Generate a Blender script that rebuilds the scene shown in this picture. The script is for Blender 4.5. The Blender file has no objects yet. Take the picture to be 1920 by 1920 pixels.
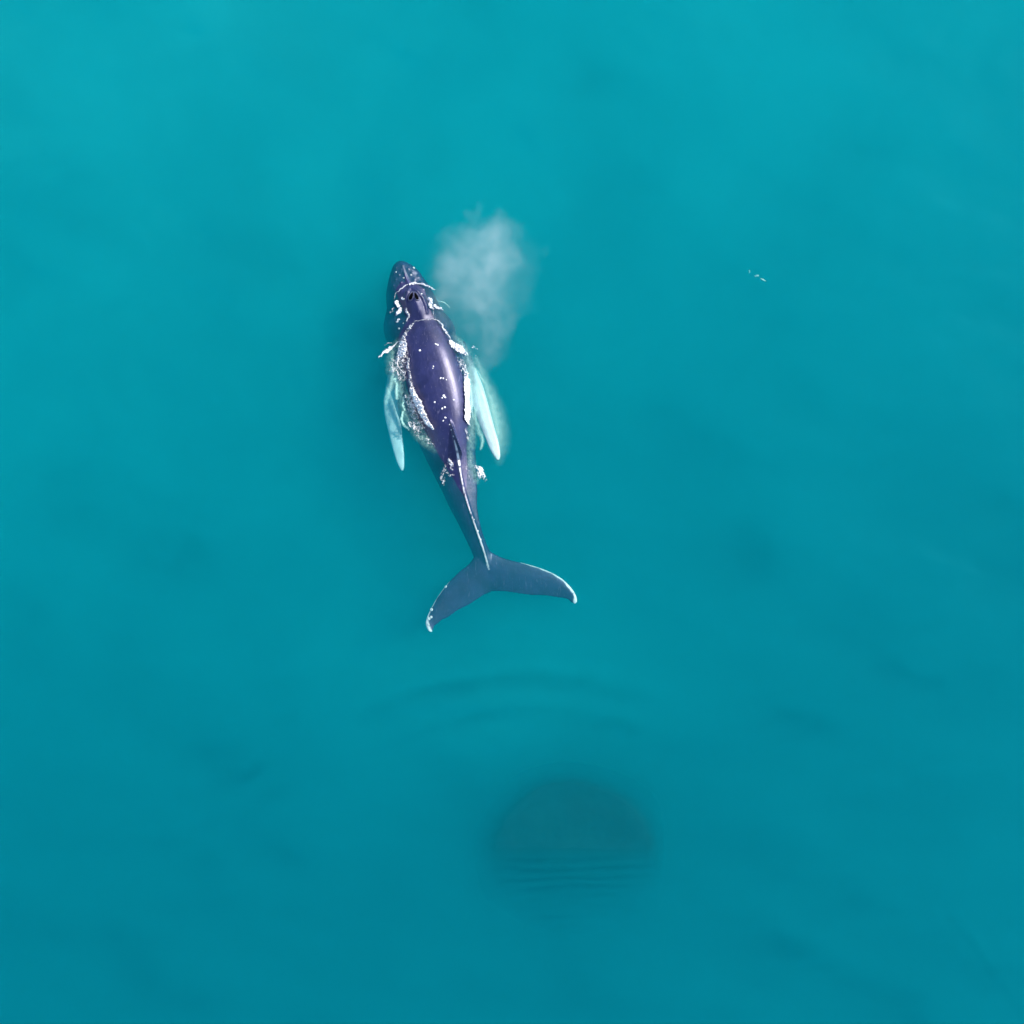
import bpy, bmesh, math, random
import numpy as np
from mathutils import Vector
from mathutils.bvhtree import BVHTree

S = bpy.context.scene
C = S.collection
random.seed(7)

# ------------------------------------------------------------------ camera, sky, sun, exposure
H = 50.0                                   # flying height above the water, metres
FRAME = 36.0                               # width of the picture on the water, metres
cam = bpy.data.cameras.new('camera')
cam.sensor_width = 36; cam.lens = 50; cam.clip_end = 2000
cam_o = bpy.data.objects.new('camera', cam); C.objects.link(cam_o)
cam_o.location = (0, 0, H)
S.camera = cam_o

EL, AZ = math.radians(44), math.radians(62)
W = bpy.data.worlds.new('World'); S.world = W; W.use_nodes = True
sky = W.node_tree.nodes.new('ShaderNodeTexSky'); sky.sky_type = 'NISHITA'; sky.sun_disc = False
sky.sun_elevation = EL; sky.sun_rotation = AZ
W.node_tree.links.new(sky.outputs[0], W.node_tree.nodes['Background'].inputs[0])
W.node_tree.nodes['Background'].inputs[1].default_value = 0.15
sun = bpy.data.lights.new('sun', 'SUN'); sun.energy = 3.9; sun.angle = math.radians(1.0); sun.color = (1, .95, .88)
sun_o = bpy.data.objects.new('sun', sun); C.objects.link(sun_o)
sd = Vector((math.cos(EL)*math.sin(AZ), math.cos(EL)*math.cos(AZ), math.sin(EL)))
sun_o.rotation_euler = sd.to_track_quat('Z', 'Y').to_euler()
S.view_settings.view_transform = 'Standard'; S.view_settings.look = 'None'
S.view_settings.exposure = 0.65; S.view_settings.gamma = 1
S.cycles.use_denoising = True
S.cycles.max_bounces = 14; S.cycles.volume_bounces = 8; S.cycles.diffuse_bounces = 3
S.cycles.transparent_max_bounces = 24
S.cycles.volume_step_rate = 1.0

# ------------------------------------------------------------------ helpers
PXM = 1920/FRAME
def at(px, py, z=0.0):
    k = (H - z)/H
    return Vector(((px-960)/PXM*k, (960-py)/PXM*k, z))
def topx(x, y):
    return 960 + x*PXM, 960 - y*PXM

def _hash(ix, iy, s):
    n = (ix.astype(np.int64)*374761393 + iy.astype(np.int64)*668265263 + s*2147483647) & 0xffffffff
    n = ((n ^ (n >> 13))*1274126177) & 0xffffffff
    n = (n ^ (n >> 16)) & 0xffffffff
    return n/4294967295.0
def vnoise(x, y, s=0):
    ix, iy = np.floor(x), np.floor(y); fx, fy = x-ix, y-iy
    u = fx*fx*fx*(fx*(fx*6-15)+10); v = fy*fy*fy*(fy*(fy*6-15)+10)
    a, b = _hash(ix, iy, s), _hash(ix+1, iy, s); c, d = _hash(ix, iy+1, s), _hash(ix+1, iy+1, s)
    return (a*(1-u)+b*u)*(1-v) + (c*(1-u)+d*u)*v
def fbm(x, y, s=0, o=4):
    t, a, n = 0, 1.0, 0
    for k in range(o):
        t = t + a*vnoise(x*2**k + 17.3*k, y*2**k - 9.1*k, s+k); n += a; a *= .5
    return t/n*2-1
def worley(x, y, s=0):
    ix, iy = np.floor(x), np.floor(y); f1 = np.full(np.shape(x), 9.0); f2 = f1.copy()
    for dx in (-1, 0, 1):
        for dy in (-1, 0, 1):
            cx, cy = ix+dx, iy+dy
            d = np.hypot(cx+_hash(cx, cy, s)-x, cy+_hash(cx, cy, s+5)-y)
            f2 = np.where(d < f1, f1, np.minimum(f2, d)); f1 = np.minimum(f1, d)
    return f1, f2
def sstep(a, b, x):
    t = np.clip((x-a)/(b-a), 0, 1); return t*t*(3-2*t)
def seg_dist(x, y, pts):
    """distance to a polyline and the interpolated extra columns of its points"""
    best = np.full(np.shape(x), 1e9); ext = [np.zeros(np.shape(x)) for _ in range(len(pts[0])-2)]
    for p, q in zip(pts[:-1], pts[1:]):
        ax, ay = p[0], p[1]; bx, by = q[0]-ax, q[1]-ay
        t = np.clip(((x-ax)*bx+(y-ay)*by)/(bx*bx+by*by+1e-9), 0, 1)
        d = np.hypot(x-ax-t*bx, y-ay-t*by); m = d < best
        best = np.where(m, d, best)
        for k in range(len(ext)):
            ext[k] = np.where(m, p[2+k]+(q[2+k]-p[2+k])*t, ext[k])
    return best, ext

def mesh_obj(name, verts, faces, mat, parent=None, smooth=True):
    me = bpy.data.meshes.new(name)
    me.from_pydata([tuple(v) for v in verts], [], faces)
    if smooth: me.polygons.foreach_set('use_smooth', [True]*len(me.polygons))
    me.materials.append(mat); me.update()
    o = bpy.data.objects.new(name, me); C.objects.link(o)
    if parent: o.parent = parent
    return o
def grid_obj(name, X, Y, Z, mat, close=None):
    """heightfield sheet from 2D arrays; close = depth of a flat bottom, making it a closed body"""
    ny, nx = X.shape
    co = np.stack([X, Y, Z], -1).reshape(-1, 3)
    i = np.arange(nx*ny).reshape(ny, nx)
    f = np.stack([i[:-1, :-1], i[:-1, 1:], i[1:, 1:], i[1:, :-1]], -1).reshape(-1, 4)
    faces = [f]
    if close is not None:
        ring = np.concatenate([i[0, :-1], i[:-1, -1], i[-1, :0:-1], i[:0:-1, 0]])
        low = co[ring].copy(); low[:, 2] = close
        li = np.arange(len(ring)) + len(co)
        co = np.concatenate([co, low])
        faces.append(np.stack([np.roll(ring, -1), ring, li, np.roll(li, -1)], -1))
    f = np.concatenate(faces)
    me = bpy.data.meshes.new(name)
    me.vertices.add(len(co)); me.vertices.foreach_set('co', co.astype(np.float32).ravel())
    nl = f.size; extra = len(li) if close is not None else 0
    me.loops.add(nl+extra); me.polygons.add(len(f)+(1 if extra else 0))
    lv = f.ravel(); st = np.arange(len(f))*4
    if extra:
        lv = np.concatenate([lv, li[::-1]]); st = np.append(st, nl)
    me.loops.foreach_set('vertex_index', lv.astype(np.int32))
    me.polygons.foreach_set('loop_start', st.astype(np.int32))
    me.update(calc_edges=True); me.validate()
    sm = np.ones(len(me.polygons), bool); sm[(nx-1)*(ny-1):] = False
    me.polygons.foreach_set('use_smooth', sm)
    me.materials.append(mat)
    o = bpy.data.objects.new(name, me); C.objects.link(o)
    return o
def tag(o, label=None, cat=None, group=None, kind=None):
    for k, v in (('label', label), ('category', cat), ('group', group), ('kind', kind)):
        if v: o[k] = v
    return o

class NT:
    """a small wrapper for building node trees"""
    def __init__(s, name):
        s.m = bpy.data.materials.new(name); s.m.use_nodes = True
        s.t = s.m.node_tree; s.t.nodes.clear(); s.out = s.t.nodes.new('ShaderNodeOutputMaterial')
    def n(s, typ, **kw):
        nd = s.t.nodes.new(typ)
        for k, v in kw.items():
            if k.startswith('_'): setattr(nd, k[1:], v)
            else: s.set(nd, k.replace('__', ' '), v)
        return nd
    def set(s, nd, k, v):
        i = nd.inputs[int(k[1:])] if k[0] == 'i' and k[1:].isdigit() else nd.inputs[k]
        if hasattr(v, 'is_output'): s.t.links.new(v, i)
        else: i.default_value = v
    def math(s, op, a, b=None, c=None):
        nd = s.n('ShaderNodeMath', _operation=op)
        for k, v in enumerate((a, b, c)):
            if v is not None: s.set(nd, 'i%d' % k, v)
        return nd.outputs[0]
    def mixc(s, f, a, b):
        nd = s.n('ShaderNodeMix', _data_type='RGBA')
        s.set(nd, 'i0', f); s.set(nd, 'i6', a); s.set(nd, 'i7', b)
        return nd.outputs[2]
    def ramp(s, f, a, b, lo=0.0, hi=1.0):
        nd = s.n('ShaderNodeMapRange', _interpolation_type='SMOOTHSTEP')
        for k, v in zip(('Value', 'From Min', 'From Max', 'To Min', 'To Max'), (f, a, b, lo, hi)): s.set(nd, k, v)
        return nd.outputs[0]
    def noise(s, vec, scale, detail=4, rough=.5, dist=0.0):
        nd = s.n('ShaderNodeTexNoise', Vector=vec, Scale=scale, Detail=detail, Roughness=rough, Distortion=dist)
        return nd.outputs[0]
    def obj(s):
        return s.n('ShaderNodeTexCoord').outputs['Object']

# ------------------------------------------------------------------ materials
def mat_water():
    t = NT('sea_water')
    fr = t.n('ShaderNodeFresnel', IOR=1.33).outputs[0]
    tr = t.n('ShaderNodeBsdfTransparent').outputs[0]
    gl = t.n('ShaderNodeBsdfGlossy', Color=(.08, .55, .70, 1), Roughness=.2).outputs[0]
    df = t.n('ShaderNodeBsdfDiffuse', Color=(.0, .42, .52, 1)).outputs[0]     # near-surface scattering as an added diffuse film, so ripples show in the sun
    m1 = t.n('ShaderNodeMixShader'); t.set(m1, 'i0', .075); t.set(m1, 'i1', tr); t.set(m1, 'i2', df)
    m2 = t.n('ShaderNodeMixShader'); t.set(m2, 'i0', fr); t.set(m2, 'i1', m1.outputs[0]); t.set(m2, 'i2', gl)
    t.t.links.new(m2.outputs[0], t.out.inputs['Surface'])
    sc = t.n('ShaderNodeVolumeScatter', Color=WATER_SCATTER, Density=WATER_SCATTER_D, Anisotropy=.5)
    ab = t.n('ShaderNodeVolumeAbsorption', Color=WATER_ABSORB, Density=WATER_ABSORB_D)
    ad = t.n('ShaderNodeAddShader'); t.set(ad, 'i0', sc.outputs[0]); t.set(ad, 'i1', ab.outputs[0])
    t.t.links.new(ad.outputs[0], t.out.inputs['Volume'])
    t.m.cycles.homogeneous_volume = True
    return t.m
WATER_SCATTER, WATER_SCATTER_D = (.02, .84, 1, 1), .52
WATER_ABSORB, WATER_ABSORB_D = (.36, .903, .923, 1), 1.43

def mat_sand():
    t = NT('sea_sand')
    co = t.obj()
    a = t.ramp(t.noise(co, .16, 5, .55, .6), .38, .62)
    b = t.ramp(t.noise(co, .5, 5, .6), .35, .7)
    c = t.mixc(a, (.64, .64, .59, 1), (.82, .80, .74, 1))
    c = t.mixc(t.math('MULTIPLY', b, .05), c, (.24, .27, .22, 1))
    p = t.n('ShaderNodeBsdfPrincipled', Base__Color=c, Roughness=.95)
    t.t.links.new(p.outputs[0], t.out.inputs[0]); return t.m
def mat_print():
    t = NT('fluke_print_dark')  # dark tone of the fluke print, put on a stand-in mound
    co = t.obj()
    c = t.mixc(t.ramp(t.noise(co, 1.3, 6), .35, .7), (.002, .006, .009, 1), (.007, .014, .018, 1))
    p = t.n('ShaderNodeBsdfPrincipled', Base__Color=c, Roughness=.9)
    t.t.links.new(p.outputs[0], t.out.inputs[0]); return t.m
def mat_skin():
    t = NT('whale_skin')
    co = t.obj()
    at_ = t.n('ShaderNodeAttribute', _attribute_name='pale').outputs['Fac']
    mot = t.ramp(t.noise(co, 1.6, 6, .6, .5), .3, .75)
    dark = t.mixc(mot, (.006, .009, .050, 1), (.020, .024, .095, 1))
    # fine pale scratches and specks in the skin
    sp = t.n('ShaderNodeTexVoronoi', Vector=co, Scale=7.0, Randomness=1).outputs['Distance']
    spk = t.math('MULTIPLY', t.math('LESS_THAN', sp, .07), .5)
    dark = t.mixc(spk, dark, (.32, .30, .36, 1))
    mp = t.n('ShaderNodeMapping', Vector=co); mp.inputs['Scale'].default_value = (16, 2.2, 6); mp.inputs['Rotation'].default_value = (0, 0, .35)
    scr = t.math('MULTIPLY', t.ramp(t.noise(mp.outputs[0], 1.0, 5, .65, 1.2), .60, .70), .5)
    dark = t.mixc(scr, dark, (.22, .21, .30, 1))
    wn = t.noise(co, 5, 4)
    pale = t.mixc(t.ramp(wn, .3, .7), (.84, .84, .77, 1), (.94, .94, .87, 1))
    col = t.mixc(at_, dark, pale)
    rough = t.math('ADD', t.math('MULTIPLY', t.noise(co, 3, 4), .18), .33)
    bmp = t.n('ShaderNodeBump', Strength=.35, Distance=.04, Height=t.math('ADD', t.noise(co, 2.2, 3, .5), t.math('MULTIPLY', t.noise(co, 9, 4, .6), .35)))
    p = t.n('ShaderNodeBsdfPrincipled', Base__Color=col, Roughness=rough, Normal=bmp.outputs[0])
    p.inputs['Coat Weight'].default_value = .45; p.inputs['Specular IOR Level'].default_value = .65; p.inputs['Coat Roughness'].default_value = .40
    p.inputs['Specular Tint'].default_value = (.80, .78, 1, 1)
    p.inputs['Coat Tint'].default_value = (.86, .84, 1, 1)
    t.t.links.new(p.outputs[0], t.out.inputs[0]); return t.m
def mat_plain(name, c, r=.6):
    t = NT(name)
    co = t.obj()
    col = t.mixc(t.ramp(t.noise(co, 9, 4), .3, .7), (*[x*.8 for x in c], 1), (*c, 1))
    p = t.n('ShaderNodeBsdfPrincipled', Base__Color=col, Roughness=r)
    t.t.links.new(p.outputs[0], t.out.inputs[0]); return t.m
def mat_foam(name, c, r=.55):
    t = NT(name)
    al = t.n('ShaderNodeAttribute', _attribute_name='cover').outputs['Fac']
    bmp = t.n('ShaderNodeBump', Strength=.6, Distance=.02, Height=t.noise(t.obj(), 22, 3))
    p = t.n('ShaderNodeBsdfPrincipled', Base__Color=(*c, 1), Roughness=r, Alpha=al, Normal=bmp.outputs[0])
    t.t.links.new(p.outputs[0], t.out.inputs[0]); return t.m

M_WATER, M_SAND, M_PRINT, M_SKIN = mat_water(), mat_sand(), mat_print(), mat_skin()
M_BARN = mat_plain('barnacle_shell', (.80, .78, .78), .7)
M_HOLE = mat_plain('nostril_dark', (.002, .002, .003), .95)
M_HOLE.node_tree.nodes['Principled BSDF'].inputs['Specular IOR Level'].default_value = .05
M_FOAM = mat_foam('sea_foam', (.88, .87, .88))
M_MILK = mat_foam('foam_wash', (.50, .90, .76), .5)  # wash film; its turquoise also carries the painted flipper glow

# ------------------------------------------------------------------ sea: bed, water body with its ripples
def axis(fine, step, far):
    a = np.arange(-fine, fine+1e-6, step)
    g = [fine]
    d = step
    while g[-1] < far:
        d *= 1.25; g.append(min(g[-1]+d, far))
    g = np.array(g[1:])
    return np.concatenate([-g[::-1], a, g])
def bed_z(x, y):
    px, py = topx(x, y)
    u = (px-960)/960*.26 + (py-960)/960*.80                     # deeper towards the bottom and the right
    z = -4.15 - 2.3*np.tanh((u-.15)*1.3) - .9*np.maximum(0, u)
    z = z + 2.3*np.exp(-((px-980)/520)**2-((py-1350)/230)**2) - .55
    z = z + (.24*fbm(x*.11, y*.11, 3, 2)) + .012*fbm(x*.5, y*.5, 9, 2)
    return z
def water_z(x, y):
    px, py = topx(x, y)
    z =   .05*fbm(x*.30+.1*y, y*.45, 21, 2) + .020*(.55+.45*fbm(x*.12, y*.12, 37, 2))*fbm(x*.9+.5*y, y*1.5-.2*x, 31, 3)
    # the curved wash behind the flukes
    dx, dy = px-1010, 2032-py
    r = np.hypot(dx, dy); a = np.degrees(np.arctan2(dx, dy))
    env = sstep(655, 700, r)*(1-sstep(775, 815, r))*sstep(-62, -24, a)*(1-sstep(0, 22, a))
    z = z +   (.062-.03*sstep(18, 40, -a))*env*np.clip(.55+.9*fbm(px/120, py/90, 43, 3), .05, 1.2)*np.sin((r + 9*fbm(px/140, py/100, 41, 3))*2*math.pi/70+.6)
    # straight ripples crossing the dark patch
    e2 = sstep(1588, 1618, py)*(1-sstep(1655, 1690, py))*sstep(900, 990, px)*(1-sstep(1190, 1270, px))
    e3 = sstep(1675, 1690, py)*(1-sstep(1715, 1740, py))*sstep(840, 960, px)*(1-sstep(1120, 1220, px))
    wob = 9*fbm(px/120, py/60, 51, 3)
    z = z + (.012+.012*fbm(px/70, py/16, 53, 2))*(e2+.4*e3)*np.sin((py+wob)*2*math.pi/19)
    # faint slanting ripples near the lower corners
    q = (px-1840)*.82-(py-1790)*.57
    e4 = np.exp(-(q/34)**2)*sstep(1640, 1760, py)
    z = z + .010*e4*np.sin(q*2*math.pi/40)
    q = (px-420)*.42+(py-1500)*.9
    e5 = np.exp(-(q/60)**2-((px-430)/260)**2)
    z = z + .03*e5*np.sin(q*2*math.pi/62)
    # bow wave round the head
    d, _ = seg_dist(px, py, [(752, 500), (790, 600), (815, 700), (850, 820)])
    e6 = np.exp(-((d-78)/22)**2)*sstep(520, 580, py)*(1-sstep(760, 860, py))
    return z + .02*e6

ax = axis(19.5, .065, 140)
X, Y = np.meshgrid(ax, ax)
ZW = np.where((abs(X) < 22) & (abs(Y) < 22), water_z(X, Y), 0.035*fbm(X*.35, Y*.55, 21, 3))
water = grid_obj('sea_water', X, Y, ZW, M_WATER, close=-13.0)
tag(water, kind='structure')
bx = axis(24, .4, 150)
X, Y = np.meshgrid(bx, bx)
bed = grid_obj('sea_bed', X, Y, bed_z(X, Y), M_SAND)
tag(bed, kind='structure')

# the dark fluke print below the flukes, built as a stand-in submerged mound
def fluke_print():
    nr, na = 46, 128
    V, F = [], []
    for i in range(nr+1):
        u = i/nr
        for j in range(na):
            a = 2*math.pi*j/na
            wob = 1 + .05*float(fbm(np.array(2.5*math.cos(a)+5), np.array(2.5*math.sin(a)), 61, 3))
            rx = 168*wob; ry = (142 if math.sin(a) > 0 else 190)*wob
            ex = u**.8*1.0
            # flat top, rounded shoulder, steep flank
            px = 1073 + rx*ex*math.cos(a); py = 1588 - ry*ex*math.sin(a)
            tilt = max(0.0, (py-1590)/80)
            z = -1.18 - 2.5*tilt**1.2 - 2.0*max(0.0, (u-.80)/.20)**1.6
            z += .12*float(fbm(np.array(px/40), np.array(py/40), 71, 4))
            V.append(at(px, py, z))
    for i in range(nr):
        for j in range(na):
            k = (j+1) % na
            F.append((i*na+j, (i+1)*na+j, (i+1)*na+k, i*na+k))
    base = len(V)
    for j in range(na):
        p = V[nr*na+j]; V.append(Vector((p.x*1.0+(p.x-at(1073, 1560).x)*.12, p.y+(p.y-at(1073, 1560).y)*.12, float(bed_z(np.array(p.x), np.array(p.y)))-.4)))
    for j in range(na):
        k = (j+1) % na
        F.append((nr*na+j, base+j, base+k, nr*na+k))
    o = mesh_obj('fluke_print_mound', V, F, M_PRINT)
    tag(o, 'dark rounded mass lying under the rippled water below the whale\'s flukes', 'fluke_print')
fluke_print()

# ------------------------------------------------------------------ the humpback whale
#        py   left ridge right  ztop   zwid  zbot  n_top
BODY = [(489,  748, 752,  757, -.14,  -.24,  -.40, 2.0),
        (494,  740, 753,  768, -.07,  -.28,  -.60, 2.4),
        (506, 734, 755, 783, -0.03, -0.26, -0.9, 2.7),
        (522, 729, 760, 795, -0.02, -0.32, -1.2, 2.6),
        (537, 726, 766, 806, 0.05, -0.38, -1.4, 2.2),
        (550, 724, 773, 813, 0.22, -0.44, -1.6, 1.5),
        (562, 724, 778, 819, 0.26, -0.47, -1.75, 1.35),
        (580, 725, 784, 829, 0.21, -0.5, -1.95, 1.3),
        (598, 721, 792, 844, 0.13, -0.52, -2.1, 1.35),
        (612, 719, 798, 852, 0.2, -0.62, -2.25, 1.6),
        (630, 721, 804, 856, 0.31, -0.8, -2.4, 1.9),
        (655, 731, 811, 864, 0.42, -1.02, -2.5, 2.3),
        (690, 739, 819, 877, 0.48, -1.2, -2.55, 2.5),
        (730, 748, 829, 888, 0.5, -1.25, -2.5, 2.5),
        (770, 759, 839, 892, 0.48, -1.2, -2.35, 2.4),
        (800, 771, 846, 892, 0.42, -1.05, -2.15, 2),
        (830, 784, 852, 891, 0.3, -0.7, -1.95, 1.6),
        (860, 798, 858, 892, 0.15, -0.44, -1.75, 1.45),
        (890, 813, 864, 894, 0.07, -0.35, -1.5, 1.4),
        (920, 828, 870, 895, 0.03, -0.31, -1.3, 1.35),
        (950, 842, 879, 895, -0.01, -0.3, -1.1, 1.3),
        (980, 858, 889, 900, -0.05, -0.31, -0.95, 1.3),
        (1005, 870, 898, 907, -0.1, -0.33, -0.82, 1.25),
        (1030, 882, 907, 917, -0.16, -0.35, -0.68, 1.3),
        (1050, 890, 913, 927, -0.21, -0.37, -0.58, 1.3),
        (1075, 901, 917,  928, -.31,  -.41,  -.51, 1.6),
        (1100, 913, 921,  928, -.36,  -.41,  -.47, 2.0)]
def interp(tab, t):
    """cubic (monotone-ish Catmull-Rom) interpolation of a table by its first column"""
    k = 0
    while k < len(tab)-2 and tab[k+1][0] < t: k += 1
    p1, p2 = tab[k], tab[k+1]; p0 = tab[max(k-1, 0)]; p3 = tab[min(k+2, len(tab)-1)]
    h = p2[0]-p1[0]; u = (t-p1[0])/h; r = []
    for c in range(1, len(p1)):
        m1 = (p2[c]-p0[c])/(p2[0]-p0[0])*h; m2 = (p3[c]-p1[c])/(p3[0]-p1[0])*h
        r.append((2*u**3-3*u*u+1)*p1[c]+(u**3-2*u*u+u)*m1+(-2*u**3+3*u*u)*p2[c]+(u**3-u*u)*m2)
    return r
def loft(rings, V, F):
    b = len(V); n = len(rings[0])
    for r in rings: V.extend(r)
    for i in range(len(rings)-1):
        for j in range(n):
            k = (j+1) % n
            F.append((b+i*n+j, b+i*n+k, b+(i+1)*n+k, b+(i+1)*n+j))
    F.append(tuple(b+j for j in range(n))[::-1])
    F.append(tuple(b+(len(rings)-1)*n+j for j in range(n)))
def tube(V, F, pts, r, n=10):
    rings = []
    for i, (p, rr) in enumerate(zip(pts, r)):
        d = (pts[min(i+1, len(pts)-1)]-pts[max(i-1, 0)]).normalized()
        s = d.cross(Vector((0, 0, 1))).normalized(); u = s.cross(d)
        rings.append([p+(s*math.cos(2*math.pi*j/n)+u*math.sin(2*math.pi*j/n))*rr for j in range(n)])
    loft(rings, V, F)

WV, WF = [], []
rings = []
for i in range(190):
    py = 489+(1100-489)*i/189
    l, m, r, zt, zw, zb, nt_ = interp(BODY, py)
    ring = []
    roll = float(sstep(820, 900, py)*(1-sstep(960, 1060, py)))
    for j in range(64):
        a = 2*math.pi*j/64; ca, sa = math.cos(a), math.sin(a)
        n = nt_ if sa >= 0 else 2.0
        e = 2/n
        X_ = math.copysign(abs(ca)**e, ca); Z_ = abs(sa)**e
        px = m + (r-m)*X_ if X_ > 0 else m + (m-l)*X_
        z = zw + (zt-zw)*Z_ if sa >= 0 else zw - (zw-zb)*Z_
        z += .13*X_*roll*(1-Z_)
        ring.append(at(px, py, z))
    rings.append(ring)
loft(rings, WV, WF)
# flippers: centre line stations (left px, right px, py, z, half thickness)
def flipper(st):
    rg = []
    for l, r, py, z, th, tw in st:
        ring = []
        for j in range(24):
            a = 2*math.pi*j/24
            px = (l+r)/2+(r-l)/2*math.cos(a)
            ring.append(at(px, py + tw*math.cos(a), z + th*math.sin(a)))
        rg.append(ring)
    # smooth between the stations
    out = []
    for i in range(len(rg)-1):
        p0, p1, p2, p3 = rg[max(i-1, 0)], rg[i], rg[i+1], rg[min(i+2, len(rg)-1)]
        for s in range(6):
            u = s/6
            out.append([(p1[j]*2+(p2[j]-p0[j])*u+(p0[j]*2-p1[j]*5+p2[j]*4-p3[j])*u*u+(p1[j]*3-p0[j]-p2[j]*3+p3[j])*u**3)*.5 for j in range(24)])
    out.append(rg[-1])
    loft(out, WV, WF)
LEFT_FL = [(738, 766, 640, -1.04, .20, 0), (732, 757, 680, -0.94, .17, 0), (725, 750, 715, -0.82, .13, 0), (719, 748, 750, -0.72, .11, 0),
           (721, 751, 780, -0.66, .10, 0), (728, 754, 810, -0.61, .085, 0), (735, 757, 838, -0.57, .07, 0),
           (742, 758.5, 862, -0.54, .055, 0), (748, 758, 876, -0.52, .045, 0), (752, 756, 883, -0.51, .03, 0)]
RIGHT_FL = [(848, 872, 640, -.75, .20, 0), (868, 892, 690, -.50, .17, 0), (882, 906, 725, -.34, .13, 0), (886, 914, 752, -.27, .11, 0),
            (892, 921, 778, -.22, .10, 0), (902, 928, 804, -.18, .085, 0), (912, 935, 828, -.15, .07, 0),
            (920, 938, 846, -.13, .055, 0), (927, 938, 857, -.12, .045, 0), (931.5, 935.5, 863, -.11, .03, 0)]
flipper(LEFT_FL); flipper(RIGHT_FL)
# flukes: pairs of leading and trailing edge points from the notch out to the tip
FL_L = [((906, 1022), (921, 1110)), ((893, 1036), (912, 1115)), ((880, 1056), (898, 1123)), ((858, 1074), (876, 1136)),
        ((836, 1097), (854, 1149)), ((818, 1122), (836, 1160)), ((806, 1144), (824, 1167)), ((799, 1160), (815, 1175)),
        ((798, 1172), (812, 1182)), ((803, 1183), (810, 1186))]
FL_R = [((908, 1022), (921, 1110)), ((922, 1035), (931, 1110)), ((945, 1046), (950, 1111)), ((975, 1054), (976, 1114)),
        ((1008, 1063), (1004, 1117)), ((1036, 1074), (1030, 1119)), ((1058, 1088), (1050, 1121)), ((1073, 1104), (1064, 1125)),
        ((1081, 1118), (1071, 1130)), ((1082, 1129), (1077, 1133))]
def fluke(st, ztip):
    rg = []; n = len(st)
    for i, ((lx, ly), (tx, ty)) in enumerate(st):
        u = i/(n-1); z = -.36+(ztip+.36)*u**1.5; th = .07*(1-u)**.8+.04
        ring = []
        for j in range(24):
            a = 2*math.pi*j/24; s = (1-math.cos(a))/2
            w = th*math.sin(a)*(1 if s < .35 else max(.35, 1-(s-.35)*.9))
            ring.append(at(lx+(tx-lx)*s, ly+(ty-ly)*s, z+w))
        rg.append(ring)
    out = []
    for i in range(n-1):
        p0, p1, p2, p3 = rg[max(i-1, 0)], rg[i], rg[i+1], rg[min(i+2, n-1)]
        for s in range(6):
            u = s/6
            out.append([(p1[j]*2+(p2[j]-p0[j])*u+(p0[j]*2-p1[j]*5+p2[j]*4-p3[j])*u*u+(p1[j]*3-p0[j]-p2[j]*3+p3[j])*u**3)*.5 for j in range(24)])
    out.append(rg[-1])
    loft(out, WV, WF)
fluke(FL_L, -.22); fluke(FL_R, -.26)
# low hooked dorsal fin, leaning to the right
rg = []
for py, px, hgt, lean in ((786, 842, .02, 1), (800, 846, .12, 3), (815, 849.5, .24, 5), (830, 853, .34, 7), (843, 856, .40, 9), (852, 858.5, .36, 9), (858, 859.5, .18, 5), (864, 859.5, .02, 1)):
    l, m, r, zt, *_ = interp(BODY, py)
    ring = []
    for j in range(16):
        a = 2*math.pi*j/16
        s = max(0.0, math.sin(a)); w = 5.0*(1-.75*s)
        ring.append(at(px+w*math.cos(a)+lean*s, py, zt-.12+(hgt+.12)*s-.10*max(0.0, -math.sin(a))))
    rg.append(ring)
loft(rg, WV, WF)
# keel of the tail stock, splash guard and the V of ridges in front of the blowholes
def ridge(pts, dz, r):
    P = []
    for px, py in pts:
        l, m, rr, zt, zw, zb, n = interp(BODY, py)
        x = (px-m)/((rr-m) if px > m else (m-l)); x = min(.98, abs(x))
        P.append(at(px, py, zw+(zt-zw)*(1-x**n)**(1/n)+dz))
    tube(WV, WF, P, r)
ridge([(858, 862), (862, 880), (866, 900), (871, 922), (878, 948), (886, 972), (894, 995), (901, 1015), (908, 1035), (913, 1055)],
      .0, [.05, .05, .05, .05, .05, .05, .05, .05, .05, .04])
ridge([(769, 539), (764, 547), (761, 558), (762, 570)], .0, [.05, .07, .07, .03])
ridge([(769, 539), (782, 546), (792, 558), (798, 573), (801, 588)], .0, [.05, .07, .07, .06, .03])
ridge([(754, 497), (758, 512), (763, 525), (768, 538)], .0, [.03, .04, .05, .05])
# tubercles on the rostrum
for px, py in ((743, 503), (739, 512), (752, 506), (765, 504), (772, 512), (748, 516), (742, 524), (776, 524), (784, 517), (788, 530), (752, 530), (738, 536), (795, 541)):
    ridge([(px-1.5, py), (px, py), (px+1.5, py)], .0, [.02, .045, .02])

raw = bpy.data.meshes.new('raw'); raw.from_pydata([tuple(v) for v in WV], [], WF)
tmp = bpy.data.objects.new('raw', raw); C.objects.link(tmp)
md = tmp.modifiers.new('r', 'REMESH'); md.mode = 'VOXEL'; md.voxel_size = .028; md.use_smooth_shade = True
ms = tmp.modifiers.new('s', 'SMOOTH'); ms.factor = .5; ms.iterations = 4
dg = bpy.context.evaluated_depsgraph_get()
body_me = bpy.data.meshes.new_from_object(tmp.evaluated_get(dg))
bpy.data.objects.remove(tmp); bpy.data.meshes.remove(raw)
body_me.name = 'humpback_whale'
body_me.materials.clear(); body_me.materials.append(M_SKIN)
body_me.polygons.foreach_set('use_smooth', [True]*len(body_me.polygons))
nv = len(body_me.vertices); co = np.zeros(nv*3, np.float32); body_me.vertices.foreach_get('co', co); co = co.reshape(-1, 3)
kz = (H-co[:, 2])/H
vx, vy = 960+co[:, 0]/kz*PXM, 960-co[:, 1]/kz*PXM
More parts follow.
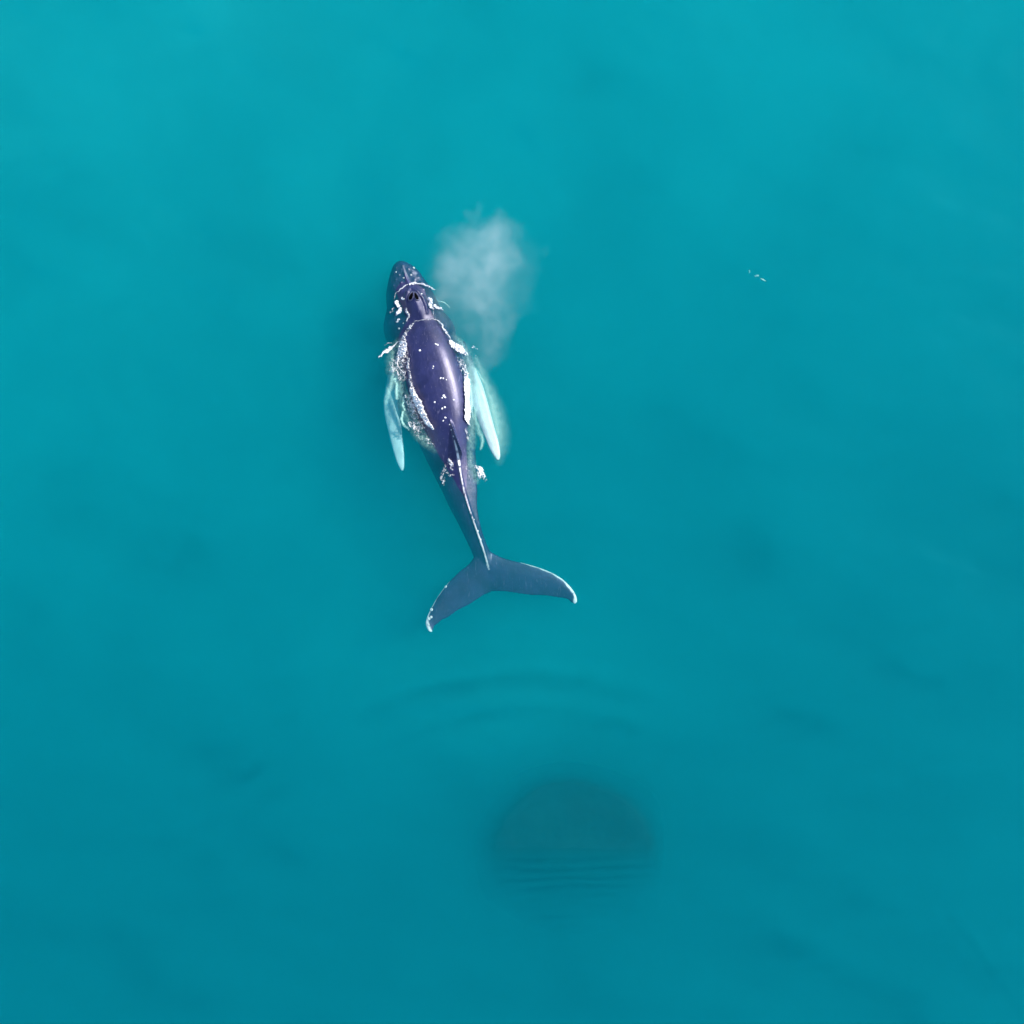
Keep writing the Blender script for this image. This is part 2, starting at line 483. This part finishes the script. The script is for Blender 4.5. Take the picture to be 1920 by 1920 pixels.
# pale skin: flippers, fringes of the flukes, scars and painted highlight along the keel
ns = fbm(vx/9, vy/9, 81, 3)
def fl_mask(st, zlim):
    d, (hw, zz) = seg_dist(vx, vy, [((l+r)/2, py, (r-l)/2, z) for l, r, py, z, th, tw in st])
    return sstep(0, .12, .22-abs(co[:, 2]-zz))*(d < hw*1.2+3)*sstep(672, 712, vy+8*ns)
pale = np.maximum(fl_mask(LEFT_FL, 0), fl_mask(RIGHT_FL, 0))
pale *= 1-.3*sstep(.1, .6, fbm(vx/12, vy/30, 83, 2))*(1-sstep(715, 770, vy))
for st, sgn, pts in ((FL_L, 0, [(842, 1090, 1.2), (832, 1102, 1.4), (818, 1122, 1.2), (806, 1144, 1.6), (799, 1160, 4.2), (800, 1174, 5.5), (808, 1186, 5)]),
                     (FL_R, 1, [(975, 1054, .8), (1008, 1063, 1.8), (1036, 1074, 2.2), (1058, 1088, 2.6), (1073, 1104, 4), (1082, 1118, 5.5), (1080, 1133, 6)])):
    d, (wd,) = seg_dist(vx, vy, pts)
    pale = np.maximum(pale, (1-sstep(.6, 1.25, d/wd+.45*ns))*(vy > 1045))
d, (wd, st_) = seg_dist(vx, vy, [(852, 826, 1.0, .5), (857, 845, 1.8, .9), (860, 862, 2.2, 1), (864, 890, 1.1, .9), (870, 922, 1.1, .8), (878, 948, 1.1, .6), (886, 972, 1.2, .7),
                           (894, 995, 1.6, .8), (902, 1018, 1.8, .9), (908, 1036, 1.4, .8), (914, 1058, 1.8, .8), (917, 1068, 1.0, .5)])
kn = fbm(vx/5, vy/7, 85, 2)
pale = np.maximum(pale, (1-sstep(.7, 1.3, d/wd))*st_*sstep(-.45, .1, kn+.25)*(co[:, 2] > -.6))
a_ = body_me.attributes.new('pale', 'FLOAT', 'POINT'); a_.data.foreach_set('value', np.clip(pale, 0, 1).astype(np.float32))
whale = bpy.data.objects.new('humpback_whale', body_me); C.objects.link(whale)
tag(whale, 'dark humpback whale with white flippers surfacing in turquoise water', 'whale')
tris = BVHTree.FromPolygons([tuple(c) for c in co], [tuple(p.vertices) for p in body_me.polygons])
def skin_at(px, py):
    """point and normal of the whale's back under a spot"""
    tgt = at(px, py, 0); o = Vector((0, 0, H)); d = (tgt-o).normalized()
    hit = tris.ray_cast(o, d)
    return hit[0], hit[1]

# blowhole: a raised rim with two slit nostrils
def blowhole():
    V, F = [], []
    for cx, tilt in ((771, .28), (780.5, -.40)):
        P, R = [], []
        for k in range(21):
            a = 2*math.pi*k/20
            ex, ey = 3.9*math.cos(a), 8.2*math.sin(a)
            px = cx + ex*math.cos(tilt)+ey*math.sin(tilt); py = 555.5 - ex*math.sin(tilt)*0 - ey*math.cos(tilt)
            p, n = skin_at(px, py); P.append(p+Vector((0, 0, .012))); R.append(.034)
        tube(V, F, P, R, 8)
    rim = mesh_obj('blowhole', V, F, M_SKIN, whale)
    rim.data.attributes.new('pale', 'FLOAT', 'POINT').data.foreach_set('value', [.05]*len(rim.data.vertices))
    for cx, tilt in ((771, .28), (780.5, -.40)):
        V, F = [], []
        p0, n = skin_at(cx, 555.5)
        V.append(p0+Vector((0, 0, .035)))
        for ring in (0.5, 1.0):
            for k in range(20):
                a = 2*math.pi*k/20
                ex, ey = 3.3*ring*math.cos(a)*(1+.45*math.sin(a+math.pi)), 7.2*ring*math.sin(a)
                px = cx+ex*math.cos(tilt)+ey*math.sin(tilt); py = 555.5-ey*math.cos(tilt)
                p, n = skin_at(px, py); V.append(p+Vector((0, 0, .045 if ring < 1 else .05)))
        for k in range(20):
            j = (k+1) % 20
            F.append((0, 1+k, 1+j)); F.append((1+k, 21+k, 21+j, 1+j))
        mesh_obj('nostril', V, F, M_HOLE, rim)
blowhole()

# barnacles: each a small ribbed dome with an open top
def barnacle_mesh():
    V, F = [], []; n = 14
    prof = ((1.0, -.15), (.96, .12), (.74, .46), (.5, .62), (.34, .60), (.22, .36))
    for r, z in prof:
        for j in range(n):
            a = 2*math.pi*j/n; k = r*(1+.10*(j % 2))
            V.append((k*math.cos(a), k*math.sin(a), z))
    for i in range(len(prof)-1):
        for j in range(n):
            k = (j+1) % n; F.append((i*n+j, i*n+k, (i+1)*n+k, (i+1)*n+j))
    F.append(tuple((len(prof)-1)*n+j for j in range(n)))
    me = bpy.data.meshes.new('barnacle'); me.from_pydata(V, [], F); me.materials.append(M_BARN)
    me.polygons.foreach_set('use_smooth', [True]*len(me.polygons)); return me
BM = barnacle_mesh()
SPOTS = [(776, 502, 2.9), (786, 508, 1.8), (742.7, 510, 1.6), (770.8, 515.4, 2), (756.8, 521, 2), (790.6, 550.8, 2.6), (754, 558.6, 2.8),
         (745.8, 601, 2), (756, 606, 1.5), (748, 616, 1.8), (787, 657, 2.2), (817, 645, 1.9), (820.5, 646.5, 1.9), (811.5, 690.5, 1.4), (812.5, 687, 1.4),
         (826.2, 709, 2), (831, 709.3, 1.7), (837, 712, 1.4), (849.6, 714, 1.3), (832, 742, 2.4), (834.5, 745, 2), (829, 746, 1.6), (815, 754, 1.5), (850.6, 749.6, 1.7),
         (829, 766, 1.6), (834, 763.5, 2), (835, 783, 1.9), (831, 789, 1.5), (843, 796, 1.4), (846, 806, 1.5), (850, 818, 1.3),
         (840.5, 1091.7, 2.2), (835.5, 1100, 2.6), (833, 1098, 1.6), (808.8, 1143, 2.9), (808.4, 1157, 2.6), (804, 1160, 2.4), (802, 1153, 1.6), (803, 1171, 2.4),
         (932, 1040, 2.4), (964, 1113, 1.4), (889, 974, 2.0), (895.5, 995.6, 1.9), (901, 1012, 2.4), (905, 1026, 1.8), (1044, 1081, 1.5), (1076, 1112, 2)]
for px, py, r in SPOTS:
    p, n = skin_at(px, py)
    if p is None: continue
    o = bpy.data.objects.new('barnacle', BM); C.objects.link(o); o.parent = whale
    o.location = p; o.rotation_euler = n.to_track_quat('Z', 'Y').to_euler()
    s = r/PXM; o.scale = (s*random.uniform(.6, 1.2), s*random.uniform(.7, 1.3), s*.6)

# ------------------------------------------------------------------ foam and churned water at the surface
def foam(name, label, strokes, cat='foam', mat=None, cell=.62, lace=.5, lace_px=8.0, bump=.09, thr=.36, grain=.9, cover=1.0, seed=0, lift=.0, soft=.9, edge=.02, pw=1.0, core=.25):
    """strokes: polylines of (px, py, half width px, strength). A lumpy bubbly raft that rises out of the surface it floats on."""
    def spline(st):
        if len(st) < 3: return st
        st = [np.array(p if len(p) == 5 else (*p, lace), float) for p in st]; o_ = []
        for i in range(len(st)-1):
            p0, p1, p2, p3 = st[max(i-1, 0)], st[i], st[i+1], st[min(i+2, len(st)-1)]
            for u in (0, .25, .5, .75):
                o_.append(tuple((p1*2+(p2-p0)*u+(p0*2-p1*5+p2*4-p3)*u*u+(p1*3-p0-p2*3+p3)*u**3)*.5))
        return o_ + [tuple(st[-1])]
    strokes = [spline(s) for s in strokes]
    pts = [p for s in strokes for p in s]
    x0 = min(p[0]-p[2] for p in pts)-3; x1 = max(p[0]+p[2] for p in pts)+3
    y0 = min(p[1]-p[2] for p in pts)-3; y1 = max(p[1]+p[2] for p in pts)+3
    gx = np.arange(x0, x1, cell); gy = np.arange(y0, y1, cell)
    PX, PY = np.meshgrid(gx, gy)
    wx = PX+3.4*fbm(PX/8, PY/8, seed+100, 4); wy = PY+3.4*fbm(PX/8+40, PY/8, seed+110, 4)
    m = np.zeros(PX.shape); LC = np.full(PX.shape, float(lace))
    for s in strokes:
        s = s if len(s) > 1 else [s[0], (s[0][0]+.1, s[0][1], s[0][2], s[0][3])]
        s = [p if len(p) == 5 else (*p, lace) for p in s]
        d, (hw, st, lc) = seg_dist(wx, wy, s)
        q = (1-sstep(core, 1.0, d/np.maximum(hw, .1)))*st
        LC = np.where(q > m, lc, LC); m = np.maximum(m, q)
    f1, f2 = worley(wx/lace_px, wy/lace_px, seed+7)
    g1, g2 = worley(wx/(lace_px*.45), wy/(lace_px*.45), seed+17)
    wall = 1-sstep(.02, .34, f2-f1); wall2 = 1-sstep(.02, .42, g2-g1)
    f = m*(1-LC) + LC*m*(wall*.55*(.6+.8*vnoise(PX/9, PY/9, seed+51))+wall2*.30+.95*np.maximum(0, fbm(PX/3.6, PY/3.6, seed+61, 3)+.18)) + grain*.5*m*fbm(PX/3.2, PY/3.2, seed+3, 3)
    f = f + .6*np.maximum(0, m-.75)
    keep = f > thr
    hgt = bump*np.clip((f-thr)/(1-thr), 0, 1.2)**.6*(.7+.5*fbm(PX/2.4, PY/2.4, seed+31, 2))
    ny, nx = PX.shape
    use = np.zeros((ny, nx), bool); k = keep
    use[:-1, :-1] = k[:-1, :-1] | k[:-1, 1:] | k[1:, :-1] | k[1:, 1:]
    quads = np.argwhere(use[:-1, :-1])
    idx = -np.ones((ny, nx), int); V, A, F = [], [], []
    def vert(i, j):
        if idx[i, j] < 0:
            idx[i, j] = len(V)
            px, py = PX[i, j], PY[i, j]
            w = at(px, py); z = float(water_z(np.array(w.x), np.array(w.y)))
            hit, n = skin_at(px, py)
            if hit is not None and hit.z > z: z = hit.z
            z += (max(0.0, float(hgt[i, j]))+.012 if keep[i, j] else -.02)+lift
            V.append(at(px, py, z)); A.append(float(np.clip((f[i, j]-thr)/soft+edge, 0, 1))**pw*cover if keep[i, j] else 0.0)
        return int(idx[i, j])
    for i, j in quads:
        F.append((vert(i+1, j), vert(i+1, j+1), vert(i, j+1), vert(i, j)))
    if not F: return None
    o = mesh_obj(name, V, F, mat or M_FOAM)
    at2 = o.data.attributes.new('cover', 'FLOAT', 'POINT'); at2.data.foreach_set('value', A)
    tag(o, label, cat)
    return o

foam('flank_foam', 'bubbly white foam strewn along the whale\'s shaded left flank', [
    [(779, 601, 2.5, .9), (770, 612, 4.5, .9), (762, 625, 6, .85), (757, 640, 9, .9)],
    [(756, 646, 11, 1.5, .25), (753, 657, 12, 1.7, .2), (751, 669, 9, 1.3, .4)],
    [(752, 670, 17, .95), (748, 688, 20, .9), (754, 706, 16, .8)],
    [(736, 676, 8, .8), (733, 690, 8, .75), (740, 703, 8, .6)],
    [(764, 660, 5, .9), (766, 690, 5, .9), (769, 712, 6, .9), (772, 732, 8, 1.1)],
    [(770, 728, 8, 1.2, .5), (779, 746, 9.5, 1.6, .3), (789, 770, 9.5, 1.7, .22), (800, 790, 8, 1.6, .22), (810, 805, 4.5, 1.4, .3)],
    [(766, 742, 12, .85), (772, 765, 12, .85), (778, 785, 12, .85), (790, 800, 12, .8)],
    [(768, 796, 8, .95), (778, 800, 9, .9), (786, 806, 9, .8)],
    [(782, 815, 11, .62), (798, 822, 11, .62), (808, 832, 8, .55), (815, 836, 4, .6)]],
    lace=.72, seed=1, bump=.24)
foam('flank_foam', 'long white foam band along the whale\'s sunlit right flank', [
    [(820, 601, 2, .9), (828, 609, 3, 1.1), (836, 622, 3.5, 1.1), (843, 634, 4, .9)],
    [(845, 640, 5, 1.3), (855, 650, 10, 1.6), (865, 657, 11, 1.6), (874, 664, 6, 1.1)],
    [(861, 672, 8, .7), (868, 688, 10, .75), (874, 702, 9, .85)],
    [(873, 706, 6.5, 1.2), (876, 722, 7.5, 1.5, .3), (876, 745, 7, 1.6, .2), (877, 770, 8, 1.6, .2), (877, 786, 7, 1.5, .3), (880, 796, 4, 1.0)],
    [(873, 806, 6, .62), (878, 818, 7, .62), (877, 828, 5, .5)],
    [(888, 650, 3, .8), (893, 655, 2, .7)], [(887, 652, 3.4, .8)], [(891, 665, 3.4, .8)]],
    lace=.5, seed=2, bump=.14)
foam('head_foam', 'white foam blobs clinging beside the head, left of the blowhole', [
    [(745, 566, 6.5, 1.6), (746, 573, 6, 1.5)], [(749, 581, 6, 1.3), (744, 589, 5.5, 1.4)],
    [(760, 579, 3, .9), (763, 586, 4, 1.0), (765, 594, 4, 1.0), (763, 600, 2.5, .8)],
    [(748, 598, 2.5, .9), (744, 604, 2.5, .9)], [(755, 560, 3, 1.2)],
    [(739, 578, 2, .7), (730, 587, 1.2, .5)]],
    lace=.35, seed=3, bump=.10)
foam('head_foam', 'splash of white foam beside the head, right of the blowhole', [
    [(803, 560, 4.5, 1.4), (808, 564, 5, 1.4), (806, 572, 5, 1.4), (811, 579, 4, 1.0)],
    [(812, 573, 3.5, 1.4), (820, 576, 3.8, 1.5), (828, 579, 3, 1.2)],
    [(813, 584, 2, .8), (811, 592, 2, .7)], [(807, 555, 1.5, .8)]],
    lace=.35, seed=4, bump=.10)
foam('wake_foam', 'frothy foam ring washing over the left side of the tail stock', [
    [(840, 862, 6, .9), (845, 870, 7.5, 1.1), (849, 878, 5, 1.0)],
    [(836, 868, 5, .55), (832, 880, 7, .6), (829, 892, 7, .75), (832, 905, 6, .8), (835, 909, 3, .9)],
    [(838, 887, 4, .8), (845, 892, 4.5, .8), (851, 888, 4, .7)]],
    lace=.8, seed=5, bump=.09)
foam('wake_foam', 'fan of white foam just right of the whale\'s tail stock', [
    [(890, 872, 4, .55), (897, 878, 8, .9), (902, 882, 9, 1.2)],
    [(898, 885, 10, .95), (904, 894, 11, .9), (910, 900, 7, .7)],
    [(881, 862, 5, .5), (877, 876, 6, .5), (879, 892, 6, .5), (880, 900, 4, .5)]],
    lace=.72, seed=6, bump=.08, lace_px=4.5)
foam('bow_streak', 'pointed streak of foam trailing left from the whale\'s shoulder', [
    [(760, 630, 2.5, .7), (745, 644, 3, .8), (730, 654, 4.5, 1.1), (722, 660, 5, 1.2), (710, 670, 1.5, .9)],
    [(734, 643, 1.6, .7), (722, 648, 1.4, .6)]],
    lace=.3, seed=7, bump=.05, cover=.9)
foam('head_wave', 'thin pale sheet of water arching over the whale\'s head', [
    [(738, 560, 1.0, .5), (744, 550, 1.6, .8), (753, 540, 2.1, .95), (764, 534, 2.2, 1.0)],
    [(768, 534, 2.2, 1.0), (777, 531.5, 2.8, 1.25), (790, 532.5, 2.6, 1.2), (803, 537, 2.2, 1.0), (814, 543.5, 1.6, .8)]],
    cat='wave', lace=.0, grain=.2, seed=8, bump=.045, thr=.25, cover=.72)
foam('head_wave', 'small pale ripple arc right of the whale\'s head', [
    [(818, 567, 1.2, .7), (828, 566, 2.0, .9), (836, 570, 1.9, .9), (843, 578, 1.3, .7)]],
    cat='wave', mat=M_MILK, lace=.0, grain=.2, seed=9, bump=.03, thr=.25, cover=.6)
foam('neck_ripple', 'thin pale waterline crossing the whale\'s neck behind the blowhole', [
    [(779, 601, 1.0, .9), (790, 599.5, 1.1, .8), (802, 598, 1.1, .8), (814, 599, 1.2, .9), (821, 602, 1.2, .9)]],
    cat='wave', lace=.0, grain=.1, seed=10, bump=.02, thr=.25, cover=.6)
foam('foam_wash', 'thin milky wash spreading off the whale\'s left flank', [
    [(748, 640, 12, .6), (738, 668, 20, .8), (738, 695, 20, .8), (752, 730, 18, .7), (762, 765, 20, .8), (775, 795, 22, .8), (797, 825, 18, .7), (815, 845, 12, .4)]],
    mat=M_MILK, cell=1.0, lace=.35, lace_px=11, grain=.7, seed=21, bump=.01, thr=.05, cover=.45, soft=1.2, edge=0, pw=1.3, core=-.1)
foam('foam_wash', 'thin milky wash spreading off the whale\'s right flank', [
    [(850, 628, 8, .5), (868, 650, 16, .8), (880, 680, 18, .8), (884, 720, 16, .7), (884, 770, 14, .7), (884, 815, 14, .8), (882, 850, 13, .7), (886, 880, 14, .7), (892, 902, 12, .5)]],
    mat=M_MILK, cell=1.0, lace=.35, lace_px=11, grain=.7, seed=22, bump=.01, thr=.05, cover=.45, soft=1.2, edge=0, pw=1.3, core=-.1)
foam('foam_wash', 'milky swirl of churned water and painted pale glow around the right flipper', [
    [(892, 672, 9, .5), (905, 705, 20, .7), (916, 740, 27, .85), (926, 775, 32, .95), (933, 810, 33, .9), (937, 840, 28, .6), (937, 862, 18, .3)],  # wide soft band: the flipper's pale glow painted as a thin film
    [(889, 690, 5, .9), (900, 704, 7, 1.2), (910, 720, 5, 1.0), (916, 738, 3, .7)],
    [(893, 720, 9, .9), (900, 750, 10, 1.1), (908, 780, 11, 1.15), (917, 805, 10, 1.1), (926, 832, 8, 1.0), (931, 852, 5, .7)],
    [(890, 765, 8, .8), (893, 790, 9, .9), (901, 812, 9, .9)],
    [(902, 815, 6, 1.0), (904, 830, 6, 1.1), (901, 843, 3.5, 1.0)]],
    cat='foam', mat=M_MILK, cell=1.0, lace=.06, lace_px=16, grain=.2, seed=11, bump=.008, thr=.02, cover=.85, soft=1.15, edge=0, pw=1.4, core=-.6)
foam('foam_wash', 'milky wisps of churned water around the left flipper', [
    [(738, 706, 8, .8), (733, 722, 9, .8), (727, 740, 8, .7), (724, 756, 6, .4)],
    [(741, 708, 4, 1.0), (745, 728, 5, 1.1), (744, 748, 5, .9)],
    [(755, 746, 3.2, 1.2), (757, 760, 3.4, 1.2), (760, 769, 2.4, 1.0)],
    [(756, 772, 3.4, 1.1), (753, 786, 4.4, 1.3), (758, 798, 4.0, 1.3), (767, 804, 3, 1.2)]],
    cat='foam', mat=M_MILK, cell=.8, lace=.15, lace_px=12, grain=.4, seed=12, bump=.012, thr=.04, cover=.60, soft=1.1, edge=0, pw=1.3, core=0)
for label, st in (('brightest and right end of three tiny foam flecks on open water', [[(1427, 521.5, 2.0, 1.3), (1430, 523, 2.4, 1.4), (1434, 526, 2.0, 1.1)]]),
                  ('middle one of three tiny foam flecks on open water', [[(1416, 518, 2.6, .8), (1421, 517, 3.4, .95)]]),
                  ('faint upper left one of three tiny foam flecks on open water', [[(1406, 507, 1.8, .8), (1406, 511, 1.8, .8)]])):
    tag(foam('foam_fleck', label, st, mat=M_MILK, lace=.1, grain=.3, seed=13, bump=.03, thr=.3, cover=.3), group='foam flecks on the open water')

# ------------------------------------------------------------------ the blow: drifting mist right of the head
PUFFS = [  # px, py, z, radius px, weight
    (905, 478, 2.6, 74, 1.00), (936, 440, 3.2, 50, .70), (852, 505, 1.9, 52, .75), (884, 560, 1.6, 44, .95), (918, 560, 1.7, 52, .75),
    (930, 615, 1.4, 42, .60), (914, 655, 1.0, 36, .50), (948, 482, 2.6, 44, .65), (858, 455, 2.5, 40, .50), (893, 393, 3.6, 17, .40),
    (940, 415, 3.3, 30, .45), (1017, 474, 2.8, 15, .22), (832, 548, 1.2, 34, .50), (880, 620, 1.1, 34, .48), (902, 522, 2.1, 48, .85), (846, 585, 1.1, 38, .40), (806, 546, .8, 24, .40), (792, 553, .6, 14, .35), (905, 515, 2.2, 112, .22), (900, 630, 1.4, 70, .20), (905, 672, .9, 26, .40), (966, 545, 1.9, 26, .25)]
def mist():
    t = NT('whale_blow_mist')
    co_ = t.obj()
    warp = t.n('ShaderNodeTexNoise', Vector=co_, Scale=.8, Detail=6, Roughness=.62)
    wv = t.n('ShaderNodeVectorMath', _operation='SUBTRACT'); t.set(wv, 'i0', warp.outputs['Color']); t.set(wv, 'i1', (.5, .5, .5))
    ws = t.n('ShaderNodeVectorMath', _operation='SCALE'); t.set(ws, 'i0', wv.outputs[0]); t.set(ws, 'Scale', 1.7)
    wp = t.n('ShaderNodeVectorMath', _operation='ADD'); t.set(wp, 'i0', co_); t.set(wp, 'i1', ws.outputs[0])
    tot = None
    for px, py, z, r, w in PUFFS:
        c = at(px, py, z)
        dn = t.n('ShaderNodeVectorMath', _operation='DISTANCE'); t.set(dn, 'i0', wp.outputs[0]); t.set(dn, 'i1', tuple(c))
        q = t.math('DIVIDE', dn.outputs['Value'], r/PXM)
        q = t.math('MAXIMUM', t.math('SUBTRACT', 1.0, t.math('MULTIPLY', q, q)), 0.0)
        q = t.math('MULTIPLY', t.math('POWER', q, 1.3), w)
        tot = q if tot is None else t.math('MAXIMUM', tot, q)
    nz = t.ramp(t.noise(co_, .75, 5, .6, .6), .30, .70, .12, 1.45)
    fine = t.ramp(t.noise(co_, 2.6, 4, .6, .8), .3, .7, .5, 1.3)
    den = t.math('MULTIPLY', t.math('MULTIPLY', tot, nz), fine)
    den = t.math('MULTIPLY', den, MIST)
    v = t.n('ShaderNodeVolumeScatter', Color=(1, .97, .96, 1), Density=den)
    t.t.links.new(v.outputs[0], t.out.inputs['Volume'])
    bm = bmesh.new()
    for px, py, z, r, w in PUFFS:
        b = bmesh.ops.create_icosphere(bm, subdivisions=3, radius=r/PXM*1.3)
        for vv in b['verts']: vv.co += at(px, py, z); vv.co.z = max(vv.co.z, .3)
    me = bpy.data.meshes.new('m'); bm.to_mesh(me); bm.free()
    o = bpy.data.objects.new('m', me); C.objects.link(o)
    r_ = o.modifiers.new('r', 'REMESH'); r_.mode = 'VOXEL'; r_.voxel_size = .14
    s_ = o.modifiers.new('s', 'SMOOTH'); s_.iterations = 4; s_.factor = .5
    m2 = bpy.data.meshes.new_from_object(o.evaluated_get(bpy.context.evaluated_depsgraph_get()))
    bpy.data.objects.remove(o); m2.materials.clear(); m2.materials.append(t.m); m2.name = 'blow_mist'
    o = bpy.data.objects.new('blow_mist', m2); C.objects.link(o)
    tag(o, 'pale misty plume of breath drifting right of the whale\'s head', 'mist')
MIST = .34
mist()
